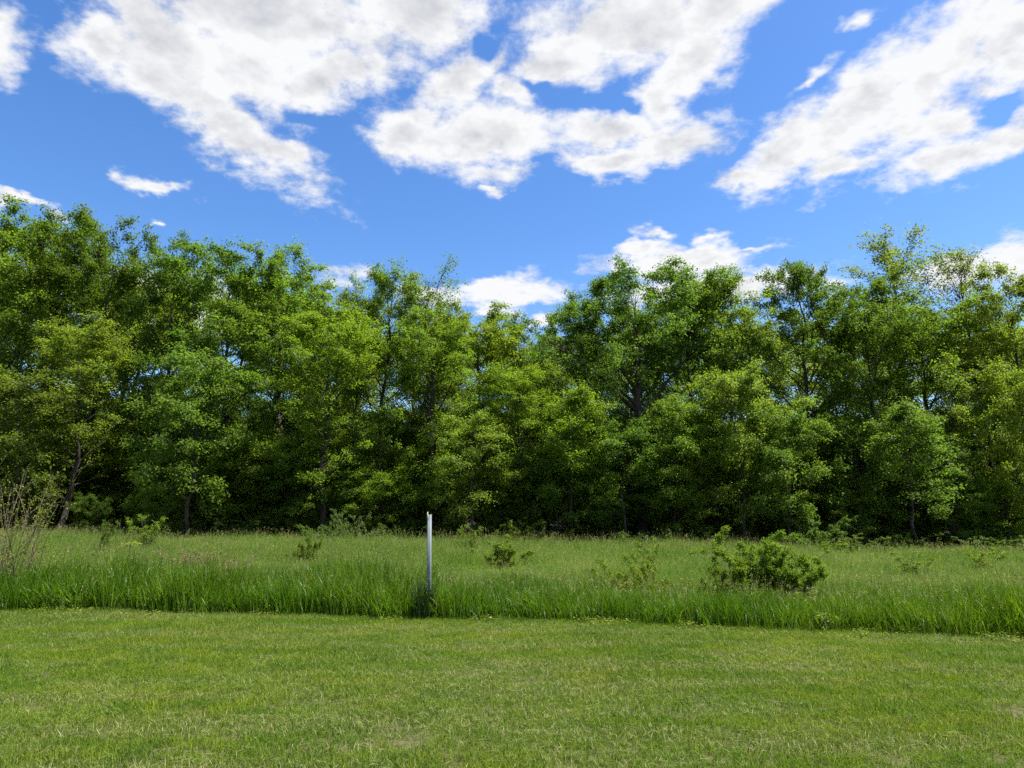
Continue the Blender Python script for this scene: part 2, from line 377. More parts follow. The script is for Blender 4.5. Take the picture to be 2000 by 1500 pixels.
# ------------------------------------------------------------------ scattering of grass (one object per kind of grass)
def scatter(name, label, cat, pts, rotz, scl, idx, protos, tilt=None):
    coll = bpy.data.collections.new(name + ' tufts')
    for k, me in enumerate(protos):
        coll.objects.link(bpy.data.objects.new('%s_tuft_%02d' % (name, k), me))
    me = bpy.data.meshes.new(name); me.vertices.add(len(pts)); me.vertices.foreach_set('co', np.ascontiguousarray(pts, dtype=np.float32).ravel())
    rot = np.zeros((len(pts), 3), np.float32); rot[:, 2] = rotz
    if tilt is not None: rot[:, :2] = tilt
    a = me.attributes.new('rot', 'FLOAT_VECTOR', 'POINT'); a.data.foreach_set('vector', rot.ravel())
    sc3 = np.ascontiguousarray(scl, dtype=np.float32)
    if sc3.ndim == 1: sc3 = np.repeat(sc3[:, None], 3, 1)
    a = me.attributes.new('scl', 'FLOAT_VECTOR', 'POINT'); a.data.foreach_set('vector', np.ascontiguousarray(sc3).ravel())
    a = me.attributes.new('idx', 'INT', 'POINT'); a.data.foreach_set('value', np.ascontiguousarray(idx, dtype=np.int32))
    o = ob(name, me); tag(o, label, cat, kind='stuff')
    ng = bpy.data.node_groups.new(name + ' scatter', 'GeometryNodeTree')
    ng.interface.new_socket('Geometry', in_out='INPUT', socket_type='NodeSocketGeometry')
    ng.interface.new_socket('Geometry', in_out='OUTPUT', socket_type='NodeSocketGeometry')
    gi = ng.nodes.new('NodeGroupInput'); go = ng.nodes.new('NodeGroupOutput')
    ci = ng.nodes.new('GeometryNodeCollectionInfo'); ci.inputs['Collection'].default_value = coll
    ci.inputs['Separate Children'].default_value = True; ci.inputs['Reset Children'].default_value = True
    ip = ng.nodes.new('GeometryNodeInstanceOnPoints'); ip.inputs['Pick Instance'].default_value = True
    def na(nm, dt):
        nd = ng.nodes.new('GeometryNodeInputNamedAttribute'); nd.data_type = dt; nd.inputs['Name'].default_value = nm; return nd.outputs['Attribute']
    L = ng.links.new
    L(gi.outputs[0], ip.inputs['Points']); L(ci.outputs[0], ip.inputs['Instance'])
    L(na('idx', 'INT'), ip.inputs['Instance Index']); L(na('rot', 'FLOAT_VECTOR'), ip.inputs['Rotation']); L(na('scl', 'FLOAT_VECTOR'), ip.inputs['Scale'])
    L(ip.outputs[0], go.inputs[0])
    md = o.modifiers.new('scatter', 'NODES'); md.node_group = ng
    return o

def jitter_points(rng, x0, x1, y0, y1, sp, keep):
    X, Y = np.meshgrid(np.arange(x0, x1, sp), np.arange(y0, y1, sp))
    P = np.stack([X.ravel(), Y.ravel()], -1) + rng.uniform(-0.5, 0.5, (X.size, 2)) * sp
    return P[keep(P)]

def vnoise(x, y, s, seed=0):
    """cheap smooth value noise for placing things"""
    r = np.random.RandomState(seed); T = r.rand(64, 64)
    u = np.asarray(x) / s; v = np.asarray(y) / s
    i = np.floor(u).astype(int); j = np.floor(v).astype(int); fu = u - i; fv = v - j
    fu = fu * fu * (3 - 2 * fu); fv = fv * fv * (3 - 2 * fv)
    g = lambda a, c: T[a % 64, c % 64]
    return lerp(lerp(g(i, j), g(i + 1, j), fu), lerp(g(i, j + 1), g(i + 1, j + 1), fu), fv)

BARE = [(at(752, 1450, 1)[0], 0)]
def ground_at_pixel(px, py):
    d = pix_dir(px, py); t = -CAM_H / d[2]; return d * t + np.array([0, 0, CAM_H])
BARE = [(ground_at_pixel(755, 1452), 0.17), (ground_at_pixel(1985, 1392), 0.22), (ground_at_pixel(300, 1308), 0.08)]

def build_lawn():
    rng = np.random.default_rng(11)
    protos = []
    for k in range(7):
        n = 480; base = np.zeros((n, 3)); base[:, :2] = rng.uniform(-0.2, 0.2, (n, 2))
        h = rng.uniform(0.018, 0.062, n) * np.where(rng.random(n) < 0.05, 1.5, 1.0)
        lean = np.abs(rng.normal(0.35, 0.35, n)).clip(0, 1.1); cv = np.abs(rng.normal(0.2, 0.25, n)).clip(0, 0.8)
        g = Geo()
        V, Q = blades(rng, base, h, rng.uniform(0, 6.283, n), lean, cv, rng.uniform(0.0032, 0.0062, n), 2, 0.7)
        g.add(V, Q, np.repeat(rng.random(n), 2))
        # loose clippings lying on top
        n = 4 if k % 2 else 12; base = np.zeros((n, 3)); base[:, :2] = rng.uniform(-0.2, 0.2, (n, 2)); base[:, 2] = rng.uniform(0.025, 0.042, n)
        V, Q = blades(rng, base, rng.uniform(0.05, 0.11, n), rng.uniform(0, 6.283, n), np.full(n, 1.05), np.zeros(n), rng.uniform(0.002, 0.004, n), 2, 0.3)
        V = V.reshape(n, -1, 3); V[:, :, 2] = base[:, 2:3] + (V[:, :, 2] - base[:, 2:3]) * 0.12
        g.add(V.reshape(-1, 3), Q, np.repeat(rng.uniform(0.95, 1.0, n), 2))
        protos.append(g.mesh('lawn_tuft', M_LAWN))
    def keep(P):
        k = P[:, 1] < edge_y(P[:, 0]) + 0.12
        k &= np.abs(P[:, 0]) < 2.5 + 0.86 * P[:, 1]
        for c, r in BARE:
            d = np.hypot((P[:, 0] - c[0]) * 0.6, P[:, 1] - c[1]); k &= (d > r) | (rng.random(len(P)) < 0.25)
        return k
    P = jitter_points(rng, -14, 14, 2.6, 13, 0.235, keep)
    z = gz(P[:, 0], P[:, 1])
    n = len(P)
    hs = lerp(0.75, 1.25, vnoise(P[:, 0], P[:, 1], 0.9, 3))
    sc = np.stack([np.ones(n), np.ones(n), hs * rng.uniform(0.85, 1.15, n)], -1)
    scatter('lawn_grass', 'short mown lawn grass with dry clippings across the foreground', 'grass', np.column_stack([P, z]), rng.uniform(0, 6.283, n), sc, rng.integers(0, len(protos), n), protos)
    return n
build_lawn()

def seed_heads(rng, g, tips, dirs, size):
    """feathery grass heads: small chaffy faces along the end of the stalk"""
    n = len(tips); m = 12
    s = rng.random((n, m)); ln = size[:, None]
    pos = tips[:, None, :] - dirs[:, None, :] * (s * ln)[..., None] + rng.normal(0, 0.006, (n, m, 3))
    ax = dirs[:, None, :] * 0.8 + rng.normal(0, 0.45, (n, m, 3))
    return leaves(rng, pos.reshape(-1, 3), ax.reshape(-1, 3), rng.uniform(0.012, 0.024, n * m), 1.0, 0.4)

CLEAR = [(at(1470, 1000, 10.9)[0], 10.6, 1.7), (at(1230, 1000, 11.8)[0], 11.4, 1.2), (at(40, 1000, 11.6)[0], 11.4, 1.3), (at(985, 1000, 17)[0], 17.2, 1.6), (at(600, 1000, 18.5)[0], 18.3, 1.6), (at(400, 1000, 15)[0], 14.8, 1.6)]
def build_meadow():
    rng = np.random.default_rng(5)
    protos = []
    for k in range(8):
        g = Geo(); n = 95
        base = np.zeros((n, 3)); base[:, :2] = rng.normal(0, 0.15, (n, 2))
        h = rng.uniform(0.18, 0.44, n)
        V, Q = blades(rng, base, h, rng.normal(0.2, 1.6, n), np.abs(rng.normal(0.16, 0.14, n)), np.abs(rng.normal(0.2, 0.2, n)).clip(0, 0.9), rng.uniform(0.004, 0.008, n), 3, 0.8)
        g.add(V, Q, np.repeat(rng.random(n) * 0.97, 3))
        me = None
        # flowering stalks
        ns = (5, 4, 3, 2, 1, 1, 1, 1)[k]
        base = np.zeros((ns, 3)); base[:, :2] = rng.normal(0, 0.16, (ns, 2)); h = rng.uniform(0.36, 0.62, ns); az = rng.normal(0.2, 1.2, ns); lean = np.abs(rng.normal(0.1, 0.1, ns)); cv = np.abs(rng.normal(0.06, 0.08, ns))
        V, Q = blades(rng, base, h, az, lean, cv, np.full(ns, 0.0035), 3, 0.6)
        g.add(V, Q, np.repeat(rng.uniform(0.4, 0.9, ns), 3))
        T = V.reshape(ns, 4, 2, 3).mean(2); tips = T[:, -1]; dirs = nrm(T[:, -1] - T[:, -2])
        nv = sum(len(q) for q in g.Q)
        V2, Q2 = seed_heads(rng, g, tips, dirs, rng.uniform(0.07, 0.14, ns))
        g.add(V2.reshape(-1, 3), Q2, np.repeat(rng.random(ns), 12))
        me = g.mesh('meadow_tuft', M_MEADOW); me.materials.append(M_SEED)
        mi = np.zeros(len(me.polygons), np.int32); mi[nv:] = 1; me.polygons.foreach_set('material_index', mi)
        protos.append(me)
    def keep(P):
        k = (P[:, 1] > edge_y(P[:, 0]) + 0.5) & (np.abs(P[:, 0]) < 3.5 + 0.83 * P[:, 1]) & (P[:, 1] < 30.2 + 1.5 * np.sin(P[:, 0] * 0.3))
        dens = np.where(P[:, 1] < 16, 1.0, np.where(P[:, 1] < 22, 0.72, 0.5))
        return k & (rng.random(len(P)) < dens)
    P = jitter_points(rng, -29, 29, 8.5, 32, 0.24, keep)
    n = len(P); z = gz(P[:, 0], P[:, 1])
    hs = lerp(0.62, 1.18, vnoise(P[:, 0], P[:, 1], 2.2, 9)) * lerp(0.8, 1.2, vnoise(P[:, 0], P[:, 1], 0.55, 19)) * rng.uniform(0.8, 1.18, n)
    wsc = np.where(P[:, 1] < 16, 1.0, np.where(P[:, 1] < 22, 1.15, 1.35))
    idx = np.where(rng.random(n) < 0.06 + S(13, 25, P[:, 1]) * 0.44, rng.integers(0, 3, n), rng.integers(3, 8, n))
    for cx, cy_, r_ in CLEAR:
        hs = hs * lerp(0.5, 1.0, S(0.5, 1.0, np.hypot(P[:, 0] - cx, (P[:, 1] - cy_)) / r_))
    hs = hs * lerp(0.85, 1.15, S(14, 27, P[:, 1]))
    scatter('meadow_grass', 'unmown meadow grass with pale seed heads between lawn and wood', 'grass', np.column_stack([P, z]), rng.normal(0.0, 0.9, n), np.stack([wsc, wsc, hs], -1), idx, protos)
build_meadow()

def build_border():
    rng = np.random.default_rng(8)
    protos = []
    for k in range(8):
        g = Geo(); broad = k >= 4; n = 46 if broad else 60
        base = np.zeros((n, 3)); base[:, :2] = rng.normal(0, 0.10, (n, 2))
        h = rng.uniform(0.16, 0.56, n)
        V, Q = blades(rng, base, h, rng.normal(0, 2.0, n), np.abs(rng.normal(0.14, 0.14, n)), np.abs(rng.normal(0.28 if broad else 0.16, 0.2, n)).clip(0, 0.95), (rng.uniform(0.009, 0.017, n) if broad else rng.uniform(0.006, 0.011, n)), 5, 0.6)
        g.add(V, Q, np.repeat(rng.random(n), 5)); nv = sum(len(q) for q in g.Q)
        ns = (0, 2, 0, 3, 3, 0, 2, 0)[k]
        me = None
        if ns:      # pale flowering stalks stand a little above the leaves
            base = np.zeros((ns, 3)); base[:, :2] = rng.normal(0, 0.08, (ns, 2))
            V, Q = blades(rng, base, rng.uniform(0.55, 0.78, ns), rng.uniform(0, 6.28, ns), np.abs(rng.normal(0.1, 0.08, ns)), np.abs(rng.normal(0.06, 0.06, ns)), np.full(ns, 0.004), 5, 0.6)
            g.add(V, Q, np.repeat(rng.uniform(0.4, 0.9, ns), 5)); nv += len(Q)
            T = V.reshape(ns, 6, 2, 3).mean(2)
            V2, Q2 = seed_heads(rng, g, T[:, -1], nrm(T[:, -1] - T[:, -2]), rng.uniform(0.09, 0.15, ns)); g.add(V2.reshape(-1, 3), Q2, np.repeat(rng.random(ns), 12))
        me = g.mesh('border_tuft', M_TALL)
        if ns:
            me.materials.append(M_SEED); mi = np.zeros(len(me.polygons), np.int32); mi[nv:] = 1; me.polygons.foreach_set('material_index', mi)
        protos.append(me)
    def keep(P):
        d = P[:, 1] - edge_y(P[:, 0])
        lim = 5.0
        pr = lerp(1.0, 0.0, S(0.5, 4.4, d + 1.6 * (vnoise(P[:, 0], P[:, 1], 1.3, 2) - 0.5)))
        return (d > 0.02) & (d < lim) & (np.abs(P[:, 0]) < 3.0 + 0.86 * P[:, 1]) & (rng.random(len(P)) < pr)
    P = jitter_points(rng, -15, 15, 6, 17, 0.125, keep)
    n = len(P); z = gz(P[:, 0], P[:, 1]); d = P[:, 1] - edge_y(P[:, 0])
    hs = (0.8 + 0.2 * S(0.0, 0.35, d)) * lerp(1.0, 0.75, S(1.0, 3.5, d)) * lerp(0.72, 1.28, vnoise(P[:, 0], P[:, 1], 0.35, 27)) * lerp(0.7, 1.2, vnoise(P[:, 0], P[:, 1], 0.8, 7)) * rng.uniform(0.88, 1.12, n)
    hs = hs * lerp(1.22, 0.92, S(-2.5, 0.5, P[:, 0])) * lerp(1.0, 0.72, np.exp(-((P[:, 0] - CLEAR[0][0]) / 1.4) ** 2) * S(0.5, 1.2, d))
    left = P[:, 0] < -1.0 + rng.normal(0, 0.5, n)
    idx = np.where(left ^ (rng.random(n) < 0.18), rng.integers(4, 8, n), rng.integers(0, 4, n))
    scatter('border_grass', 'lush tall bright green grass edging the mown lawn', 'grass', np.column_stack([P, z]), rng.uniform(0, 6.283, n), np.stack([np.ones(n), np.ones(n), hs], -1), idx, protos)
build_border()

# ------------------------------------------------------------------ tree generator
def polyline(rng, start, az, el, L, M, up, droop, wob):
    """N curved branches from start points; up/droop change elevation along the way"""
    N = len(start); P = np.zeros((N, M, 3)); P[:, 0] = start
    a = az.copy()
    for i in range(1, M):
        s = i / (M - 1)
        a = a + rng.normal(0, wob, N)
        e = np.clip(el + up * s - droop * s * s + rng.normal(0, wob, N), -1.3, 1.5)
        st = (L / (M - 1))[:, None]
        P[:, i] = P[:, i - 1] + st * np.stack([np.cos(a) * np.cos(e), np.sin(a) * np.cos(e), np.sin(e)], -1)
    return P
def along(P, s):
    """points and tangents at parameter s (N,K) of polylines P (N,M,3)"""
    N, M, _ = P.shape; f = np.clip(s, 0, 0.9999) * (M - 1); i = f.astype(int); t = (f - i)[..., None]
    r = np.arange(N)[:, None]
    a = P[r, i]; c = P[r, i + 1]
    return a + (c - a) * t, nrm(c - a)

PROFILES = {
    'oval': lambda t: np.maximum(np.sin(np.pi * np.clip(0.14 + 0.80 * t, 0, 1)) ** 0.75, 0.5),
    'dome': lambda t: np.clip(1.0 - 0.25 * (1 - t), 0, 1) * np.sqrt(np.clip(1.06 - 0.75 * t ** 2.6, 0.06, 1)),
    'cone': lambda t: np.clip(1.05 - 0.85 * t, 0.12, 1),
    'column': lambda t: 0.75 + 0.25 * np.sin(np.pi * t) - 0.35 * t ** 3,
    'fan': lambda t: 0.35 + 0.75 * t - 0.45 * t ** 4,
}
def gen_tree(seed, H, Rc, prof='oval', start=0.15, nl=34, tr=0.16, leaf=0.15, dens=1.0, nleaf=13.5, el=(0.42, 1.08), up=0.3, droop=0.42, lean=(0, 0), hang=0.35, wob=0.10, bare=0.0, extra=None, nsec=3.2, bend=0.0, trunk_top=0.86):
    rng = np.random.default_rng(seed)
    M = 14; t = np.linspace(0, 1, M)
    w = np.cumsum(rng.normal(0, 0.11, (M, 2)), 0) * (H / 15)
    w[0] = 0; w -= np.outer(t, w[-1]) * 0.6
    T = np.zeros((1, M, 3)); T[0, :, 2] = t * H * trunk_top
    T[0, :, 0] = w[:, 0] + lean[0] * (t + bend * np.sin(np.pi * t)); T[0, :, 1] = w[:, 1] + lean[1] * t
    rad = tr * (np.clip(1 - t, 0.0, 1) ** 0.85 * 0.93 + 0.05) * (1 + 0.5 * np.exp(-t * 22))
    wood = Geo(); V, Q = tubes(T, rad[None, :], 8); wood.add(V, Q)
    ti = np.clip(start + (0.97 - start) * ((np.arange(nl) + rng.random(nl)) / nl) ** 0.8, 0, 0.985)
    tn = (ti - start) / (1 - start)
    b0, _ = along(T, ti[None, :]); b0 = b0[0]
    az = np.arange(nl) * 2.39996 + rng.normal(0, 0.5, nl)
    L = Rc * PROFILES[prof](tn) * lerp(rng.uniform(0.62, 1.18, nl), rng.uniform(0.85, 1.05, nl), S(0.55, 0.85, tn))
    L = np.maximum(L, 0.5)
    e0 = lerp(el[0], el[1], tn) + rng.normal(0, 0.16, nl)
    LP = polyline(rng, b0, az, e0, L / np.cos(np.clip(e0, 0, 0.9)) ** 0.5, 8, np.full(nl, up), np.full(nl, droop), wob)
    lr = (np.clip(tr * (1 - ti) * 0.55, 0.018, 0.4) * (0.5 + 0.5 * L / Rc))[:, None] * np.linspace(1, 0.16, 8)[None, :]
    if extra is not None:       # big named limbs: (t, az, el, L, up, droop, r)
        for (t_, a_, e_, l_, u_, d_, r_) in extra:
            s_, _ = along(T, np.array([[t_]])); q = polyline(rng, s_[0], np.array([a_]), np.array([e_]), np.array([l_]), 8, np.array([u_]), np.array([d_]), wob * 0.7)
            LP = np.concatenate([LP, q]); lr = np.concatenate([lr, r_ * np.linspace(1, 0.2, 8)[None, :]]); L = np.append(L, l_)
    V, Q = tubes(LP, lr, 5); wood.add(V, Q)
    NL = len(LP)
    # secondaries
    K = np.maximum(5, (L * nsec + 2).astype(int)); li = np.repeat(np.arange(NL), K); n = len(li)
    s = rng.uniform(0.16, 1.0, n) ** 0.8
    sp, sd = along(LP[li], s[:, None]); sp = sp[:, 0]; sd = sd[:, 0]
    laz = np.arctan2(sd[:, 1], sd[:, 0]); lel = np.arcsin(np.clip(sd[:, 2], -1, 1))
    side = np.where(rng.random(n) < 0.5, 1, -1)
    saz = laz + side * rng.uniform(0.3, 1.25, n) * np.where(s > 0.93, 0.3, 1); sel = lel * 0.7 + rng.normal(0.08, 0.3, n)
    SL = (0.20 * L[li] + 0.35) * (1.2 - 0.55 * s) * rng.uniform(0.55, 1.25, n)
    SP = polyline(rng, sp, saz, sel, SL, 4, np.full(n, 0.1), np.full(n, 0.25 + hang * 0.6), 0.15)
    sr = np.clip(0.012 * SL, 0.006, 0.03)[:, None] * np.linspace(1, 0.35, 4)[None, :]
    V, Q = tubes(SP, sr, 3); wood.add(V, Q)
    # twigs, then leaves
    keep = rng.random(n) >= bare; SPk = SP[keep]; SLk = SL[keep]
    TW = 6; m = len(SPk)
    ts = rng.uniform(0.2, 1.0, (m, TW)); tp, td = along(SPk, ts)
    tp = tp.reshape(-1, 3); td = td.reshape(-1, 3); nt_ = len(tp)
    taz = np.arctan2(td[:, 1], td[:, 0]) + rng.normal(0, 0.8, nt_); tel = np.arcsin(np.clip(td[:, 2], -1, 1)) + rng.normal(-0.05, 0.3, nt_)
    TL = rng.uniform(0.25, 0.62, nt_)
    TP = polyline(rng, tp, taz, tel, TL, 4, np.zeros(nt_), np.full(nt_, hang), 0.12)
    hrel = np.clip(tp[:, 2] / H, 0, 1)
    cnt = rng.poisson(nleaf * dens * lerp(0.72, 1.5, S(0.5, 0.85, hrel)) * rng.uniform(0.45, 1.45, nt_)); wi = np.repeat(np.arange(nt_), cnt); k = len(wi)
    lp, ld = along(TP[wi], rng.uniform(0.05, 1.0, (k, 1))); lp = lp[:, 0]; ld = ld[:, 0]
    lp = lp + rng.normal(0, 0.085, (k, 3))
    ax = ld * 0.6 + rng.normal(0, 0.6, (k, 3)) + np.array([0, 0, -0.25 - hang * 0.6])
    V, Q = leaves(rng, lp, ax, leaf * rng.uniform(0.65, 1.2, k), 0.5, 0.66)
    lv = np.clip(rng.normal(0.5, 0.2, k), 0, 1)
    fol = Geo(); fol.add(V, Q, lv)
    zz = V.reshape(-1, 3); cxy = np.median(zz[:, :2], 0)
    return wood.mesh('tree_wood', M_BARK, True), fol.mesh('tree_leaves', M_LEAF), float(np.percentile(zz[:, 2], 99.8)), float(np.percentile(np.abs(zz[:, 0] - cxy[0]), 97)), cxy

PROTO = {
    'maple_a': gen_tree(101, 15, 3.9, 'dome', 0.12, 42, 0.17, 0.112),
    'maple_b': gen_tree(102, 15, 3.5, 'oval', 0.13, 42, 0.18, 0.110),
    'maple_c': gen_tree(103, 15, 3.6, 'dome', 0.18, 40, 0.15, 0.112, hang=0.5),
    'tall_a': gen_tree(104, 15, 2.7, 'column', 0.20, 42, 0.14, 0.100, el=(0.45, 1.15)),
    'tall_b': gen_tree(105, 15, 2.9, 'oval', 0.24, 36, 0.13, 0.10, el=(0.4, 1.2), hang=0.3),
    'open_a': gen_tree(106, 15, 3.3, 'fan', 0.30, 26, 0.15, 0.10, dens=0.62, el=(0.5, 1.2), up=0.2, bare=0.2),
    'feather': gen_tree(107, 15, 2.5, 'column', 0.35, 32, 0.13, 0.09, dens=0.45, el=(0.7, 1.3), up=0.25, droop=0.25, hang=0.15, bare=0.12),
    'branchy': gen_tree(108, 15, 3.0, 'fan', 0.3, 26, 0.14, 0.092, dens=0.34, el=(0.6, 1.25), up=0.2, droop=0.2, bare=0.3),
    'droop': gen_tree(109, 15, 3.6, 'dome', 0.34, 30, 0.24, 0.112, dens=1.0, hang=0.95, droop=0.7, el=(0.45, 1.2),
                      extra=[(0.52, math.pi * 0.98, 0.95, 6.2, -0.1, 0.35, 0.11), (0.55, math.pi * 1.12, 0.75, 4.6, 0.1, 0.5, 0.08), (0.50, 0.2, 1.0, 5.6, 0.1, 0.3, 0.10), (0.60, 2.2, 1.1, 4.8, 0.1, 0.4, 0.08)]),
    'young_a': gen_tree(110, 8, 2.3, 'oval', 0.20, 30, 0.075, 0.102, el=(0.3, 1.05), up=0.2, droop=0.45, hang=0.55, nleaf=18),
    'young_b': gen_tree(111, 8, 2.0, 'oval', 0.26, 26, 0.065, 0.098, el=(0.15, 1.0), hang=0.35, nleaf=18),
    'lean': gen_tree(112, 13, 2.6, 'fan', 0.42, 26, 0.15, 0.098, el=(0.3, 1.1), lean=(3.2, 0.5), bend=-0.35, dens=0.9),
    'under': gen_tree(113, 5, 1.9, 'dome', 0.08, 22, 0.05, 0.098, el=(0.2, 1.0), hang=0.4, nleaf=20, dens=0.9),
}
used = {}
def tree(kind, px, top, Y, wpx, col, rz, label, group=None, name='tree', cat='tree', base_drop=0.05, lean=(0, 0)):
    wood, fol, H0, R0, cxy = PROTO[kind]
    p = at(px, top, Y); x = p[0]; zb = float(gz(x, Y)) - base_drop
    sz = (p[2] - zb) / H0; sx = (wpx * 0.54 / FPX * Y * 1.02) / R0
    sx = float(np.clip(sx, sz * 0.6, sz * 1.45))
    x = x - sx * (cxy[0] * math.cos(rz) - cxy[1] * math.sin(rz)) * (0.0 if kind in ('lean', 'droop') else 1.0)
    e = bpy.data.objects.new(name, None); C.objects.link(e); e.empty_display_size = 0.3
    e.location = (x, Y, zb); e.rotation_euler = (lean[0], lean[1], rz); e.scale = (sx, sx, sz)
    tag(e, label, cat, group)
    t = ob('trunk', wood, e); c = ob('crown', fol, e); c.color = (*col, 1)
    return e

# leaf hues (linear)
YG = (0.165, 0.225, 0.026); OL = (0.156, 0.210, 0.030); MG = (0.128, 0.200, 0.024); DG = (0.100, 0.174, 0.026); BG = (0.146, 0.222, 0.022); LG = (0.156, 0.222, 0.034); BL = (0.116, 0.188, 0.030)

FRONT = [
    # kind, px, top, Y, width px, colour, rotation, label
    ('maple_a', 20, 415, 35.0, 250, MG, 0.3, 'tall green maple cut by the left edge of the photo'),
    ('maple_b', 125, 412, 36.5, 230, (0.095, 0.150, 0.018), 1.9, 'tallest leafy tree on the left, crown top second from the left edge'),
    ('maple_a', 220, 430, 35.5, 210, (0.088, 0.142, 0.018), 4.0, 'tall green tree left of the white sky gap on the left'),
    ('maple_c', 165, 625, 31.5, 270, OL, 2.5, 'olive green half-height tree with a dark lower trunk at the left'),
    ('young_b', 45, 720, 30.8, 210, (0.105, 0.145, 0.024), 0.6, 'yellowish young tree at the left edge above the bare stemmed shrub'),
    ('maple_b', 345, 470, 36.0, 200, DG, 0.9, 'dark green tree just right of the white sky gap'),
    ('maple_c', 455, 477, 35.0, 230, DG, 3.3, 'dark green round topped tree left of centre behind the layered young tree'),
    ('young_a', 400, 690, 30.5, 270, BL, 1.1, 'layered young tree with drooping sprays in front of the dark trees'),
    ('maple_a', 560, 500, 34.5, 230, MG, 5.1, 'round crowned green tree left of the small low cloud'),
    ('maple_b', 650, 600, 32.0, 220, BG, 2.2, 'brightest yellow green tree at the left of centre'),
    ('tall_b', 705, 548, 37.5, 170, YG, 1.4, 'yellow green tree top right beside the small low cloud'),
    ('tall_a', 770, 528, 35.5, 170, MG, 0.2, 'slender green tree left of the sparse branching top'),
    ('branchy', 850, 512, 36.5, 190, (0.09, 0.15, 0.022), 2.0, 'sparse branching tree top with sky showing through its twigs'),
    ('maple_b', 845, 610, 33.0, 210, MG, 5.6, 'dense mid green tree straight behind the pale marker post'),
    ('maple_c', 935, 598, 38.0, 190, YG, 0.8, 'yellow green sloping crown under the cloud bank at the centre'),
    ('maple_a', 1010, 620, 41.0, 190, (0.10, 0.150, 0.022), 2.9, 'low distant crown in the dip of the tree line'),
    ('tall_b', 1065, 640, 44.0, 130, OL, 4.4, 'lowest distant crown just left of the big arching tree'),
    ('tall_a', 1005, 720, 32.0, 170, BG, 3.6, 'thin stemmed green tree right of the marker post'),
    ('young_b', 925, 800, 31.0, 170, LG, 4.7, 'light green young tree behind and right of the marker post'),
    ('droop', 1235, 510, 33.5, 330, DG, 0.0, 'big dark drooping tree with arching limbs right of centre'),
    ('maple_c', 1340, 518, 35.0, 190, DG, 4.1, 'dark round topped tree joined to the right of the arching tree'),
    ('maple_b', 1135, 562, 35.5, 190, DG, 1.0, 'dark crown beside the sky notch, left of the arching tree'),
    ('tall_a', 1402, 530, 34.5, 170, MG, 2.7, 'upright green tree between the dark round top and the open crowned tree'),
    ('young_b', 1225, 815, 31.2, 170, DG, 3.5, 'dark young tree hiding the foot of the big arching tree'),
    ('young_a', 1315, 780, 31.8, 190, MG, 0.9, 'mid green young tree just right of the big arching trunk'),
    ('young_b', 1120, 760, 31.5, 190, BG, 2.4, 'bright green low tree under the arching limb'),
    ('open_a', 1450, 535, 35.0, 180, LG, 1.2, 'open crowned light green tree with bare forks showing'),
    ('young_a', 1430, 715, 31.5, 220, LG, 5.0, 'pale green layered young tree right of the big arching tree'),
    ('maple_b', 1555, 510, 34.5, 200, (0.078, 0.135, 0.018), 3.0, 'bushy topped green tree left of the tall feathery pair'),
    ('young_a', 1530, 800, 31.0, 190, BL, 0.4, 'low layered tree behind the big meadow shrub'),
    ('maple_a', 1685, 535, 33.5, 220, (0.092, 0.150, 0.018), 0.5, 'broad green tree in front of the tallest feathery tree'),
    ('feather', 1735, 448, 37.0, 190, (0.13, 0.17, 0.03), 1.0, 'tallest feathery olive tree on the right'),
    ('maple_c', 1790, 590, 34.0, 200, MG, 2.8, 'dark mid height tree right of the broad green tree'),
    ('young_b', 1760, 790, 31.0, 200, BL, 1.6, 'bluish young tree at the wood edge on the right'),
    ('feather', 1868, 484, 36.0, 120, (0.115, 0.155, 0.03), 3.9, 'narrow feathery tree against the right hand cloud'),
    ('lean', 1835, 640, 32.0, 230, OL, 0.0, 'tree with a dark trunk leaning to the right near the right edge'),
    ('maple_b', 1965, 520, 33.5, 210, OL, 4.9, 'olive yellow tree at the right edge of the photo'),
    ('young_a', 1985, 720, 31.0, 190, YG, 2.0, 'low yellow green tree in the right edge corner of the wood'),
]
for i, (k, px, top, Y, w, col, rz, lab) in enumerate(FRONT):
    if k.startswith('young'): Y -= 0.9; w *= 0.78          # young trees stand out in front of the old crowns
    tree(k, px, top, Y, w, col, rz, lab, 'trees along the front edge of the wood', name='tree' if not k.startswith('young') else 'young_tree')

def build_back():
    rng = np.random.default_rng(77)
    kinds = ['maple_a', 'maple_b', 'maple_c', 'tall_a', 'tall_b']
    cols = [MG, DG, YG, BG, OL]
    sil_x = [-250, 0, 130, 260, 340, 450, 560, 650, 770, 880, 980, 1060, 1130, 1240, 1400, 1550, 1700, 1870, 2000, 2250]
    sil_y = [430, 440, 440, 520, 515, 505, 525, 570, 570, 600, 640, 665, 610, 560, 575, 560, 560, 590, 565, 540]
    for row, (Y, n) in enumerate([(42.5, 12), (49.0, 13), (56.0, 15)]):
        for i in range(n):
            px = lerp(-170, 2170, (i + 0.5 + rng.uniform(-0.3, 0.3)) / n)
            top = np.interp(px, sil_x, sil_y) + rng.uniform(12, 60) + row * 8
            k = kinds[rng.integers(0, len(kinds))]
            tree(k, px, top, Y + rng.uniform(-1.8, 1.8), rng.uniform(170, 240), cols[rng.integers(0, len(cols))], rng.uniform(0, 6.28),
                 'dim background tree standing deep in the wood behind the front trees', 'trees deep in the wood', name='background_tree')
    # saplings under the canopy
    for i in range(44):
        px = lerp(-120, 2120, (i + 0.5 + rng.uniform(-0.35, 0.35)) / 44); Y = rng.uniform(30.3, 35.0)
        tree('under', px, rng.uniform(830, 955), Y, rng.uniform(110, 190), [LG, MG, BG, DG][rng.integers(0, 4)], rng.uniform(0, 6.28),
             'leafy sapling in the shade among the trunks of the wood', 'saplings in the shade of the wood', name='sapling', cat='sapling')
build_back()

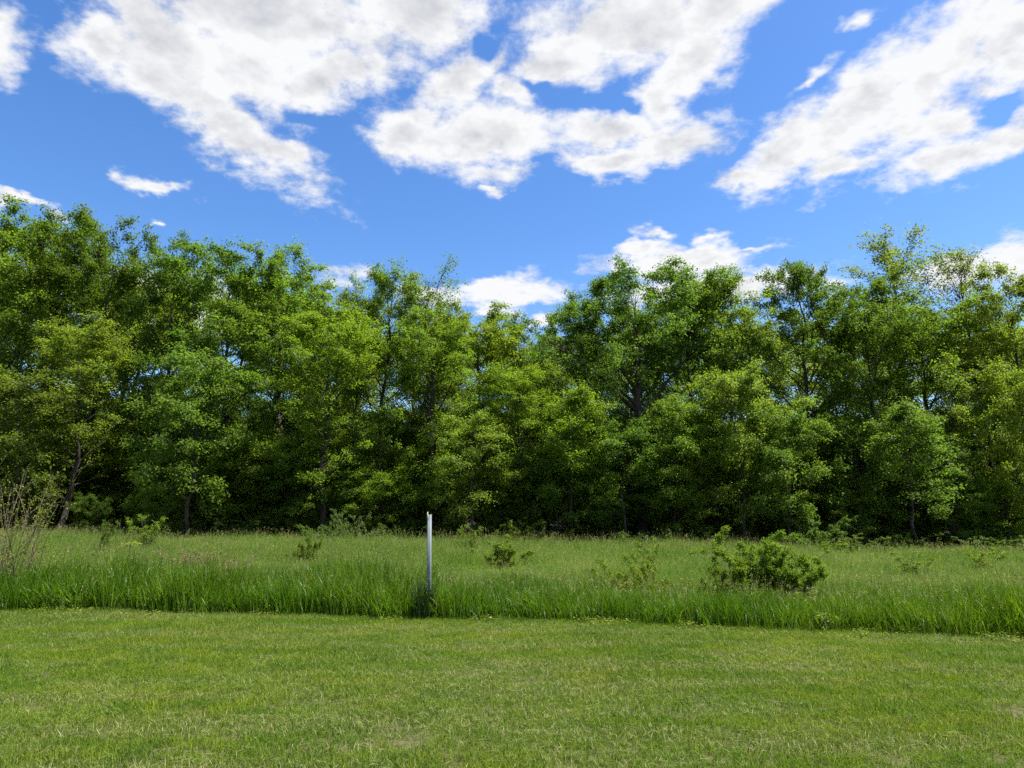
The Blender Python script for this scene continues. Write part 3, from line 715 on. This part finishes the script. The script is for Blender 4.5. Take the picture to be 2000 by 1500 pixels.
def build_undergrowth():
    rng = np.random.default_rng(31)
    mat = leaf_material('undergrowth leaf', (0.075, 0.130, 0.018), 0.45, 0.2, 0.5)
    protos = []
    for k in ('under', 'young_b', 'young_a'):
        me = PROTO[k][1].copy(); me.materials.clear(); me.materials.append(mat); protos.append(me)
    P = jitter_points(rng, -62, 62, 38, 66, 2.7, lambda P: np.abs(P[:, 0]) < 6 + 0.84 * P[:, 1])
    n = len(P); idx = rng.integers(0, 3, n); sc = np.where(idx == 0, rng.uniform(0.9, 1.5, n), rng.uniform(0.55, 1.0, n)) * np.where(P[:, 1] > 56, 1.4, 1.0)
    P2 = jitter_points(rng, -32, 32, 32.6, 38.5, 1.5, lambda P: np.abs(P[:, 0]) < 5 + 0.8 * P[:, 1]); n2 = len(P2)
    P = np.concatenate([P, P2]); idx = np.concatenate([idx, np.zeros(n2, int)]); sc = np.concatenate([sc, rng.uniform(0.26, 0.5, n2)]); n = len(P)
    scatter('undergrowth', 'dim leafy undergrowth filling the depth of the wood', 'undergrowth', np.column_stack([P, gz(P[:, 0], P[:, 1]) - 0.3]), rng.uniform(0, 6.28, n), sc, idx, protos)
build_undergrowth()

# ------------------------------------------------------------------ shrubs
M_SHRUB = leaf_material('shrub leaf', transl=0.45, spec=0.15, rough=0.55)
def gen_shrub(seed, W_, H, nst=26, leaf=0.05, per=22, spread=0.3, up=(0.5, 1.4), droop=0.9, tw=7, nsec=7, sx=0.0, stem_r=0.009, low=0.2):
    rng = np.random.default_rng(seed)
    base = np.zeros((nst, 3)); base[:, 0] = rng.normal(0, spread * W_ * 0.3, nst); base[:, 1] = rng.normal(0, spread * W_ * 0.25, nst)
    az = rng.uniform(0, 6.283, nst); el = rng.uniform(up[0], up[1], nst)
    L = np.where(el > 0.95, H * 1.05, W_ * 0.55) * rng.uniform(0.65, 1.1, nst)
    P = polyline(rng, base, az, el, L, 8, np.full(nst, 0.1), np.full(nst, droop), 0.14)
    P[..., 0] += sx * P[..., 2]; P[..., 2] = np.maximum(P[..., 2], -0.02 + 0.02 * rng.random((nst, 8)))
    P[..., 2] *= H * 0.86 / np.percentile(P[..., 2].max(1), 92)
    st = Geo(); V, Q = tubes(P, np.linspace(1, 0.3, 8)[None, :] * stem_r * rng.uniform(0.7, 1.3, nst)[:, None], 5); st.add(V, Q)
    li = np.repeat(np.arange(nst), nsec); n = len(li); s = rng.uniform(low, 1, n)
    sp, sd = along(P[li], s[:, None]); sp, sd = sp[:, 0], sd[:, 0]
    saz = np.arctan2(sd[:, 1], sd[:, 0]) + rng.normal(0, 0.9, n); sel = np.arcsin(np.clip(sd[:, 2], -1, 1)) * 0.6 + rng.normal(0.2, 0.4, n)
    SP = polyline(rng, sp, saz, sel, rng.uniform(0.10, 0.22, n) * max(H, W_ * 0.5), 5, np.full(n, 0.1), np.full(n, 0.5), 0.15)
    V, Q = tubes(SP, np.full((n, 5), 0.003) * np.linspace(1.2, 0.5, 5)[None, :], 3); st.add(V, Q)
    ts = rng.uniform(0.1, 1, (n, tw)); tp, td = along(SP, ts); tp = tp.reshape(-1, 3); td = td.reshape(-1, 3)
    cnt = rng.poisson(per / tw * rng.uniform(0.4, 1.6, len(tp))); wi = np.repeat(np.arange(len(tp)), cnt); k = len(wi)
    pos = tp[wi] + rng.normal(0, 0.028, (k, 3)); ax = td[wi] * 0.5 + rng.normal(0, 0.6, (k, 3))
    V, Q = leaves(rng, pos, ax, leaf * rng.uniform(0.6, 1.25, k), 0.55, 0.6)
    fol = Geo(); fol.add(V, Q, np.clip(rng.normal(0.5, 0.22, k), 0, 1))
    return st.mesh('shrub_stems', M_TWIG, True), fol.mesh('shrub_leaves', M_SHRUB)
def shrub(name, meshes, px, Y, col, rz, label, scl=(1, 1, 1), group=None, cat='shrub', dz=0.0):
    x = at(px, 1000, Y)[0]
    e = bpy.data.objects.new(name, None); C.objects.link(e); e.empty_display_size = 0.2
    e.location = (x, Y, float(gz(x, Y)) - 0.02 + dz); e.rotation_euler = (0, 0, rz); e.scale = scl
    tag(e, label, cat, group)
    ob('stems', meshes[0], e); f = ob('foliage', meshes[1], e); f.color = (*col, 1)
    return e
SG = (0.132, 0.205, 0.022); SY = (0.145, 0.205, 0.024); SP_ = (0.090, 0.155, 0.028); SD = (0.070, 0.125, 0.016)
big = gen_shrub(201, 1.15, 1.28, 64, 0.036, 165, 0.75, (0.5, 1.45), 0.7, 8, 12)
arm = gen_shrub(202, 1.5, 0.85, 34, 0.038, 70, 0.9, (0.35, 1.2), 0.8, 7, 8)
shrub('shrub', big, 1495, 11.3, SG, 0.4, 'biggest rounded shrub in the meadow, dark inside, at right', (1.02, 0.85, 0.88))
shrub('shrub', arm, 1398, 11.5, SG, 2.2, 'low sprawling arm of bush leaning left of the biggest shrub', (0.42, 0.5, 0.9))
shrub('shrub', arm, 1228, 12.2, SY, 0.5, 'low yellowish sprawling shrub left of the biggest shrub', (0.72, 0.6, 0.95))
small = gen_shrub(203, 0.8, 1.1, 26, 0.046, 90, 0.6, (0.7, 1.45), 0.6, 7, 7)
shrub('shrub', small, 985, 18.5, SY, 0.2, 'small round yellow green bush right of the marker post', (0.8, 0.8, 0.78))
shrub('shrub', small, 612, 19.5, SG, 1.9, 'small dark green upright bush in the meadow at left of the post', (0.34, 0.4, 0.88))
shrub('shrub', small, 588, 19.8, SY, 3.9, 'low yellow green tuft beside the small upright bush', (0.42, 0.42, 0.55))
sap = gen_shrub(204, 0.9, 1.5, 10, 0.06, 34, 0.4, (1.0, 1.45), 0.35, 6, 5)
shrub('shrub', sap, 292, 22.0, SG, 0.8, 'leafy green bush before the dark trunks on the left', (0.9, 0.9, 0.95))
shrub('shrub', sap, 203, 20.0, SD, 2.8, 'thin green shoot bush between leafy bush and left shrub', (0.6, 0.6, 0.85))
shrub('shrub', sap, 1272, 13.5, SG, 4.8, 'spindly leafy shoots rising behind the sprawling shrub', (0.55, 0.55, 0.80))
shrub('shrub', sap, 1895, 17.0, SY, 1.2, 'small yellow green bush in the meadow near the right edge', (0.8, 0.8, 0.62))
shrub('shrub', sap, 1770, 15.5, SG, 3.1, 'low flat topped green bush in the open meadow right', (0.7, 0.7, 0.52))
shrub('shrub', sap, 925, 23.0, SG, 0.1, 'faint thin green bush left of the small round bush', (0.7, 0.7, 0.8))
shrub('shrub', sap, 395, 16.0, SY, 0.9, 'thin leafy shoots in the dry brush patch', (0.5, 0.5, 0.5))
edge = gen_shrub(205, 2.6, 2.0, 46, 0.10, 40, 0.8, (0.5, 1.4), 0.7, 7, 8, stem_r=0.013)
EDGE = [(1590, 29.0, SP_, 1.0, (1.1, 1.0, 1.15), 'large pale green shrub at the wood edge behind the biggest shrub'),
        (1665, 27.0, (0.10, 0.15, 0.035), 0.2, (0.75, 0.8, 0.62), 'low arching shrub at the meadow edge right of the pale shrub'),
        (1240, 28.5, SP_, 2.2, (0.8, 0.8, 0.52), 'low grey green shrub at the foot of the arching tree'),
        (672, 29.0, (0.085, 0.14, 0.045), 3.0, (0.7, 0.8, 1.0), 'blue green shrub at the wood edge left of the post'),
        (635, 28.0, SP_, 5.0, (0.7, 0.7, 0.62), 'low leafy shrub beside the blue green shrub'),
        (1010, 29.5, (0.125, 0.18, 0.025), 0.5, (0.8, 0.8, 0.9), 'bright green shrub at the foot of the thin stemmed tree'),
        (1075, 29.8, (0.12, 0.17, 0.025), 1.5, (0.7, 0.7, 0.62), 'low bright shrub right of the thin stemmed tree'),
        (1905, 28.5, SP_, 0.7, (0.8, 0.8, 0.55), 'low shrub at the dark wood edge near the right side'),
        (1985, 28.0, SP_, 3.7, (0.8, 0.8, 0.62), 'low shrub at the right edge under the dark wood'),
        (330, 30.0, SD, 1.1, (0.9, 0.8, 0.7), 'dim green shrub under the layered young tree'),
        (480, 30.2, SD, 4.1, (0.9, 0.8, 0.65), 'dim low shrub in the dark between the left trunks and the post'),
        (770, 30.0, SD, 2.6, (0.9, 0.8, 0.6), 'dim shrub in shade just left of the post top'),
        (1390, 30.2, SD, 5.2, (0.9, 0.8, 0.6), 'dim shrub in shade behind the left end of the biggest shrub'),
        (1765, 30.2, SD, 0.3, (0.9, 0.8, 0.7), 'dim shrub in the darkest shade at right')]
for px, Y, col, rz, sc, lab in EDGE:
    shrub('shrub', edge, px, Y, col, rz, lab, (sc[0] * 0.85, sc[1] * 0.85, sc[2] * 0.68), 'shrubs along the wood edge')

# bare stemmed shrub on the left: arching canes with sparse yellow green leaves
cane = gen_shrub(206, 1.0, 2.6, 30, 0.045, 6.5, 0.95, (1.15, 1.52), 0.3, 6, 7, sx=0.0, stem_r=0.011, low=0.25)
shrub('cane_shrub', cane, 30, 11.7, (0.20, 0.235, 0.03), 0.3, 'tall half bare shrub of brown canes with sparse yellow leaves at left', (0.72, 0.7, 1.0))
cane2 = gen_shrub(207, 1.6, 1.2, 22, 0.045, 12, 1.0, (0.5, 1.2), 0.6, 6, 6, sx=0.15, stem_r=0.005)
shrub('cane_shrub', cane2, 120, 12.4, (0.18, 0.225, 0.03), 1.3, 'low thin twiggy shrub with yellow leaves right of the tall canes', (0.9, 0.8, 0.85))
# dry brush
dry = gen_shrub(208, 1.3, 0.75, 60, 0.05, 14, 1.0, (0.4, 1.4), 0.5, 6, 7, stem_r=0.004)
shrub('dry_brush', dry, 400, 15.6, (0.20, 0.175, 0.10), 0.2, 'tan patch of dry dead brush in the left meadow', (0.9, 0.7, 0.85), cat='brush')
shrub('dry_brush', dry, 445, 13.2, (0.30, 0.24, 0.15), 2.0, 'small dry brown tuft below the tan brush patch', (0.45, 0.4, 0.8), cat='brush')

# ------------------------------------------------------------------ marker post
def build_post():
    Y = 10.72; x, _, zt = at(842, 1004, Y); zb = float(gz(x, Y)) - 0.15
    e = bpy.data.objects.new('marker_post', None); C.objects.link(e); e.location = (x, Y, zb); e.rotation_euler = (R(-0.3), R(-0.9), R(4)); e.scale = (0.72, 0.8, 1)
    tag(e, 'pale grey folded plastic marker post standing in the tall grass', 'post')
    H = zt - zb; th = 0.004
    # plan of the folded sheet: lip, wide left face, front corner, right face, lip
    prof = [(-0.050, 0.016), (-0.048, -0.004), (-0.036, 0.004), (0.008, -0.034), (0.048, -0.010), (0.044, 0.016)]
    def strip(pts, name, top):
        P = np.array(pts, float); n = len(P)
        T = nrm(np.gradient(P, axis=0)); N = np.stack([T[:, 1], -T[:, 0]], -1)
        ring = np.concatenate([P, (P - N * th)[::-1]])
        k = len(ring); rows = [0.0, H * 0.25, H * 0.5, H * 0.75, 1.0]
        V = []
        for r in rows:
            if r < 1.0: zz = np.full(k, r)
            else: zz = H + np.concatenate([top, top[::-1]])
            V.append(np.column_stack([ring, zz]))
        V = np.concatenate(V); Q = []
        for i in range(len(rows) - 1):
            for j in range(k):
                Q.append((i * k + j, i * k + (j + 1) % k, (i + 1) * k + (j + 1) % k, (i + 1) * k + j))
        o = (len(rows) - 1) * k
        for j in range(n - 1): Q.append((o + j, o + j + 1, o + k - 2 - j, o + k - 1 - j))
        return mesh_np(name, V, np.array(Q), M_POST)
    M_POST = plain_material('weathered pale plastic', (0.175, 0.21, 0.225), 0.6, 0.2, (0.095, 0.115, 0.12))
    ob('post_sheet', strip(prof, 'post_sheet', np.array([0.0, 0.0, -0.004, -0.012, -0.004, 0.0])), e)
    # small plug standing above the left corner
    M_PLUG = plain_material('bleached wood plug', (0.62, 0.50, 0.40), 0.7, 0.2)
    g = Geo(); V, Q = tubes(np.array([[[-0.040, 0.022, H - 0.06], [-0.040, 0.022, H + 0.03], [-0.040, 0.022, H + 0.034]]]), np.array([[0.012, 0.012, 0.001]]), 6); g.add(V, Q)
    ob('plug', g.mesh('plug', M_PLUG), e)
    # bolt heads along the groove
    M_BOLT = plain_material('dull bolt steel', (0.10, 0.11, 0.12), 0.5, 0.4)
    g = Geo(); V, Q = tubes(np.array([[[0, 0, 0], [0, -0.005, 0], [0, -0.006, 0]]], float), np.array([[0.005, 0.005, 0.0005]]), 6); g.add(V, Q); bm = g.mesh('bolt', M_BOLT)
    for f in (0.36, 0.5, 0.63, 0.77, 0.92): ob('bolt', bm, e, (-0.037, 0.002, H * f))
build_post()
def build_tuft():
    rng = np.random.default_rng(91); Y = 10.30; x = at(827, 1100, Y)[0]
    e = bpy.data.objects.new('grass_tuft', None); C.objects.link(e); e.location = (x, Y, float(gz(x, Y))); tag(e, 'tall clump of darker green blades at the left foot of the marker post', 'grass tuft')
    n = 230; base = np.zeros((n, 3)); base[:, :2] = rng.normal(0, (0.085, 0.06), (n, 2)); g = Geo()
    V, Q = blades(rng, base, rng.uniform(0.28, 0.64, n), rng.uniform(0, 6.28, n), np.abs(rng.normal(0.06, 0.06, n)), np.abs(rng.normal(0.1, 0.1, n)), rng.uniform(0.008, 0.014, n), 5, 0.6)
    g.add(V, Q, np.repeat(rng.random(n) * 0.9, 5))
    ob('blades', g.mesh('tuft_blades', grass_material('dark green tuft blades', ((0.024, 0.058, 0.010), (0.030, 0.066, 0.010), (0.020, 0.050, 0.010)), (0.2, 0.2, 0.1), transl=0.3, straw_at=2.0)), e)
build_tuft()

# ------------------------------------------------------------------ wild flowers and weeds
M_STEM = leaf_material('weed leaf', (0.085, 0.140, 0.020), 0.4)
M_PETAL = plain_material('yellow petal', (0.75, 0.46, 0.02), 0.6, 0.2, (0.80, 0.60, 0.04), 0.3)
def flower_meshes(seed, H):
    rng = np.random.default_rng(seed)
    g = Geo(); P = polyline(rng, np.zeros((3, 3)), rng.uniform(0, 6.28, 3), np.array([1.45, 1.3, 1.25]), np.array([H, H * 0.9, H * 0.8]), 6, np.zeros(3), np.zeros(3), 0.06)
    V, Q = tubes(P, np.full((3, 6), 0.0025), 4); g.add(V, Q)
    k = 14; i = rng.integers(0, 3, k); lp, _ = along(P[i], rng.uniform(0.1, 0.85, (k, 1)))
    a = rng.uniform(0, 6.28, k); V, Q = leaves(rng, lp[:, 0], np.stack([np.cos(a), np.sin(a), np.full(k, 0.3)], -1), rng.uniform(0.05, 0.09, k), 0.3, 0.3); g.add(V.reshape(-1, 3), Q, 0.5)
    f = Geo()
    for s in range(3):
        for q in range(3):
            c = P[s, -1] + rng.normal(0, 0.022, 3); n = 7; a = np.arange(n) * 6.283 / n + rng.random()
            V, Q = leaves(rng, np.repeat(c[None], n, 0), np.stack([np.cos(a), np.sin(a), np.full(n, 0.45)], -1), np.full(n, 0.030), 0.1, 0.8); f.add(V.reshape(-1, 3), Q)
    return g.mesh('flower_stem', M_STEM), f.mesh('flower_petals', M_PETAL)
FLOWERS = [(1226, 1143, 'orange yellow wildflower below the yellowish sprawling shrub, upper of two'), (1224, 1170, 'yellow wildflower below the yellowish sprawling shrub, lower of two'), (1265, 1160, 'yellow wildflower right below the yellowish sprawling shrub'),
           (1284, 1171, 'small yellow wildflower midway between the two near shrubs'), (1332, 1137, 'cluster of yellow wildflowers left of the biggest shrub'), (1374, 1160, 'yellow wildflower in front of the biggest shrub, left side'),
           (1581, 1165, 'yellow wildflower at the right foot of the biggest shrub'), (1631, 1166, 'bright yellow wildflower right of the biggest shrub'), (1661, 1177, 'small yellow wildflower, rightmost of those near the biggest shrub'),
           (1637, 1183, 'orange wildflower low in the border grass right of the biggest shrub'), (1853, 1174, 'orange wildflower far right in the border grass')]
fm = [flower_meshes(300 + i, 1.0) for i in range(3)]
for i, (px, py, lab) in enumerate(FLOWERS):
    ex = ground_at_pixel(px, 1235)[0]; Y = float(edge_y(ex)) + 0.75
    p = at(px, py, Y); zb = float(gz(p[0], Y)); h = p[2] - zb + 0.05
    e = bpy.data.objects.new('wildflower', None); C.objects.link(e); e.location = (p[0], Y, zb - 0.01); e.rotation_euler = (0, 0, i * 1.3); e.scale = (0.5, 0.5, max(0.3, h))
    tag(e, lab, 'wildflower', 'yellow wildflowers in the border grass')
    a, f = fm[i % 3]; ob('stem', a, e); ob('blossom', f, e)

def build_weeds():
    rng = np.random.default_rng(61)
    # umbel weed left
    Y = 12.6; p = at(245, 1062, Y); zb = float(gz(p[0], Y)); H = p[2] - zb
    e = bpy.data.objects.new('tall_weed', None); C.objects.link(e); e.location = (p[0], Y, zb); tag(e, 'single tall weed with a flat leafy top in the left meadow', 'weed')
    g = Geo(); P = polyline(rng, np.zeros((1, 3)), np.array([0.3]), np.array([1.5]), np.array([H]), 6, np.zeros(1), np.zeros(1), 0.04)
    V, Q = tubes(P, np.full((1, 6), 0.006), 5); g.add(V, Q); ob('stem', g.mesh('weed_stem', M_TWIG), e)
    k = 46; a = rng.uniform(0, 6.28, k); r = rng.uniform(0, 0.12, k)
    pos = P[0, -1] + np.stack([np.cos(a) * r, np.sin(a) * r, rng.normal(-0.01, 0.02, k)], -1)
    V, Q = leaves(rng, pos, np.stack([np.cos(a), np.sin(a), np.full(k, 0.15)], -1), rng.uniform(0.05, 0.1, k), 0.3, 0.5)
    g = Geo(); g.add(V.reshape(-1, 3), Q, rng.random(k)); ob('leaf_head', g.mesh('weed_head', leaf_material('pale weed leaf', (0.19, 0.25, 0.05), 0.4)), e)
    # clump of broad pale leaves at the lawn edge, right
    c = ground_at_pixel(1585, 1222); Yc = float(edge_y(c[0])) + 0.03
    e = bpy.data.objects.new('broadleaf_weed', None); C.objects.link(e); e.location = (c[0], Yc, float(gz(c[0], Yc))); tag(e, 'pale broadleaf weed clump over bare soil at the lawn edge, right', 'weed')
    k = 34; a = rng.uniform(0, 6.28, k)
    pos = np.stack([rng.normal(0, 0.05, k), rng.normal(0, 0.04, k), rng.uniform(0.02, 0.20, k)], -1)
    V, Q = leaves(rng, pos, np.stack([np.cos(a), np.sin(a), rng.uniform(-0.1, 0.7, k)], -1), rng.uniform(0.07, 0.14, k), 0.35, 0.5)
    g = Geo(); g.add(V.reshape(-1, 3), Q, rng.random(k)); ob('leaves', g.mesh('broad_leaves', leaf_material('broad weed leaf', (0.16, 0.21, 0.05), 0.35)), e)
    # low clover-like ground cover creeping out of the border on to the lawn
    protos = []
    for q in range(4):
        k = 26; pos = np.stack([rng.normal(0, 0.07, k), rng.normal(0, 0.07, k), rng.uniform(0.02, 0.075, k)], -1); a = rng.uniform(0, 6.28, k)
        V, Q = leaves(rng, pos, np.stack([np.cos(a), np.sin(a), rng.normal(0.1, 0.2, k)], -1), rng.uniform(0.018, 0.036, k), 0.35, 0.8)
        g = Geo(); g.add(V.reshape(-1, 3), Q, rng.random(k)); protos.append(g.mesh('clover_tuft', M_CLOVER))
    def keep(P):
        d = P[:, 1] - edge_y(P[:, 0])
        dens = np.where(P[:, 0] > 0.6, 0.55, 0.2) * S(-0.9, -0.1, d)
        return (d < 0.1) & (rng.random(len(P)) < dens * S(0.3, 0.6, vnoise(P[:, 0], P[:, 1], 0.6, 4)) * 1.3)
    P = jitter_points(rng, -11, 10, 7, 12, 0.12, keep)
    n = len(P)
    scatter('ground_clover', 'yellowish clover leaves creeping along the lawn edge', 'clover', np.column_stack([P, gz(P[:, 0], P[:, 1])]), rng.uniform(0, 6.28, n), rng.uniform(0.7, 1.2, n), rng.integers(0, 4, n), protos)
M_CLOVER = leaf_material('clover leaf', (0.155, 0.195, 0.025), 0.35)
build_weeds()
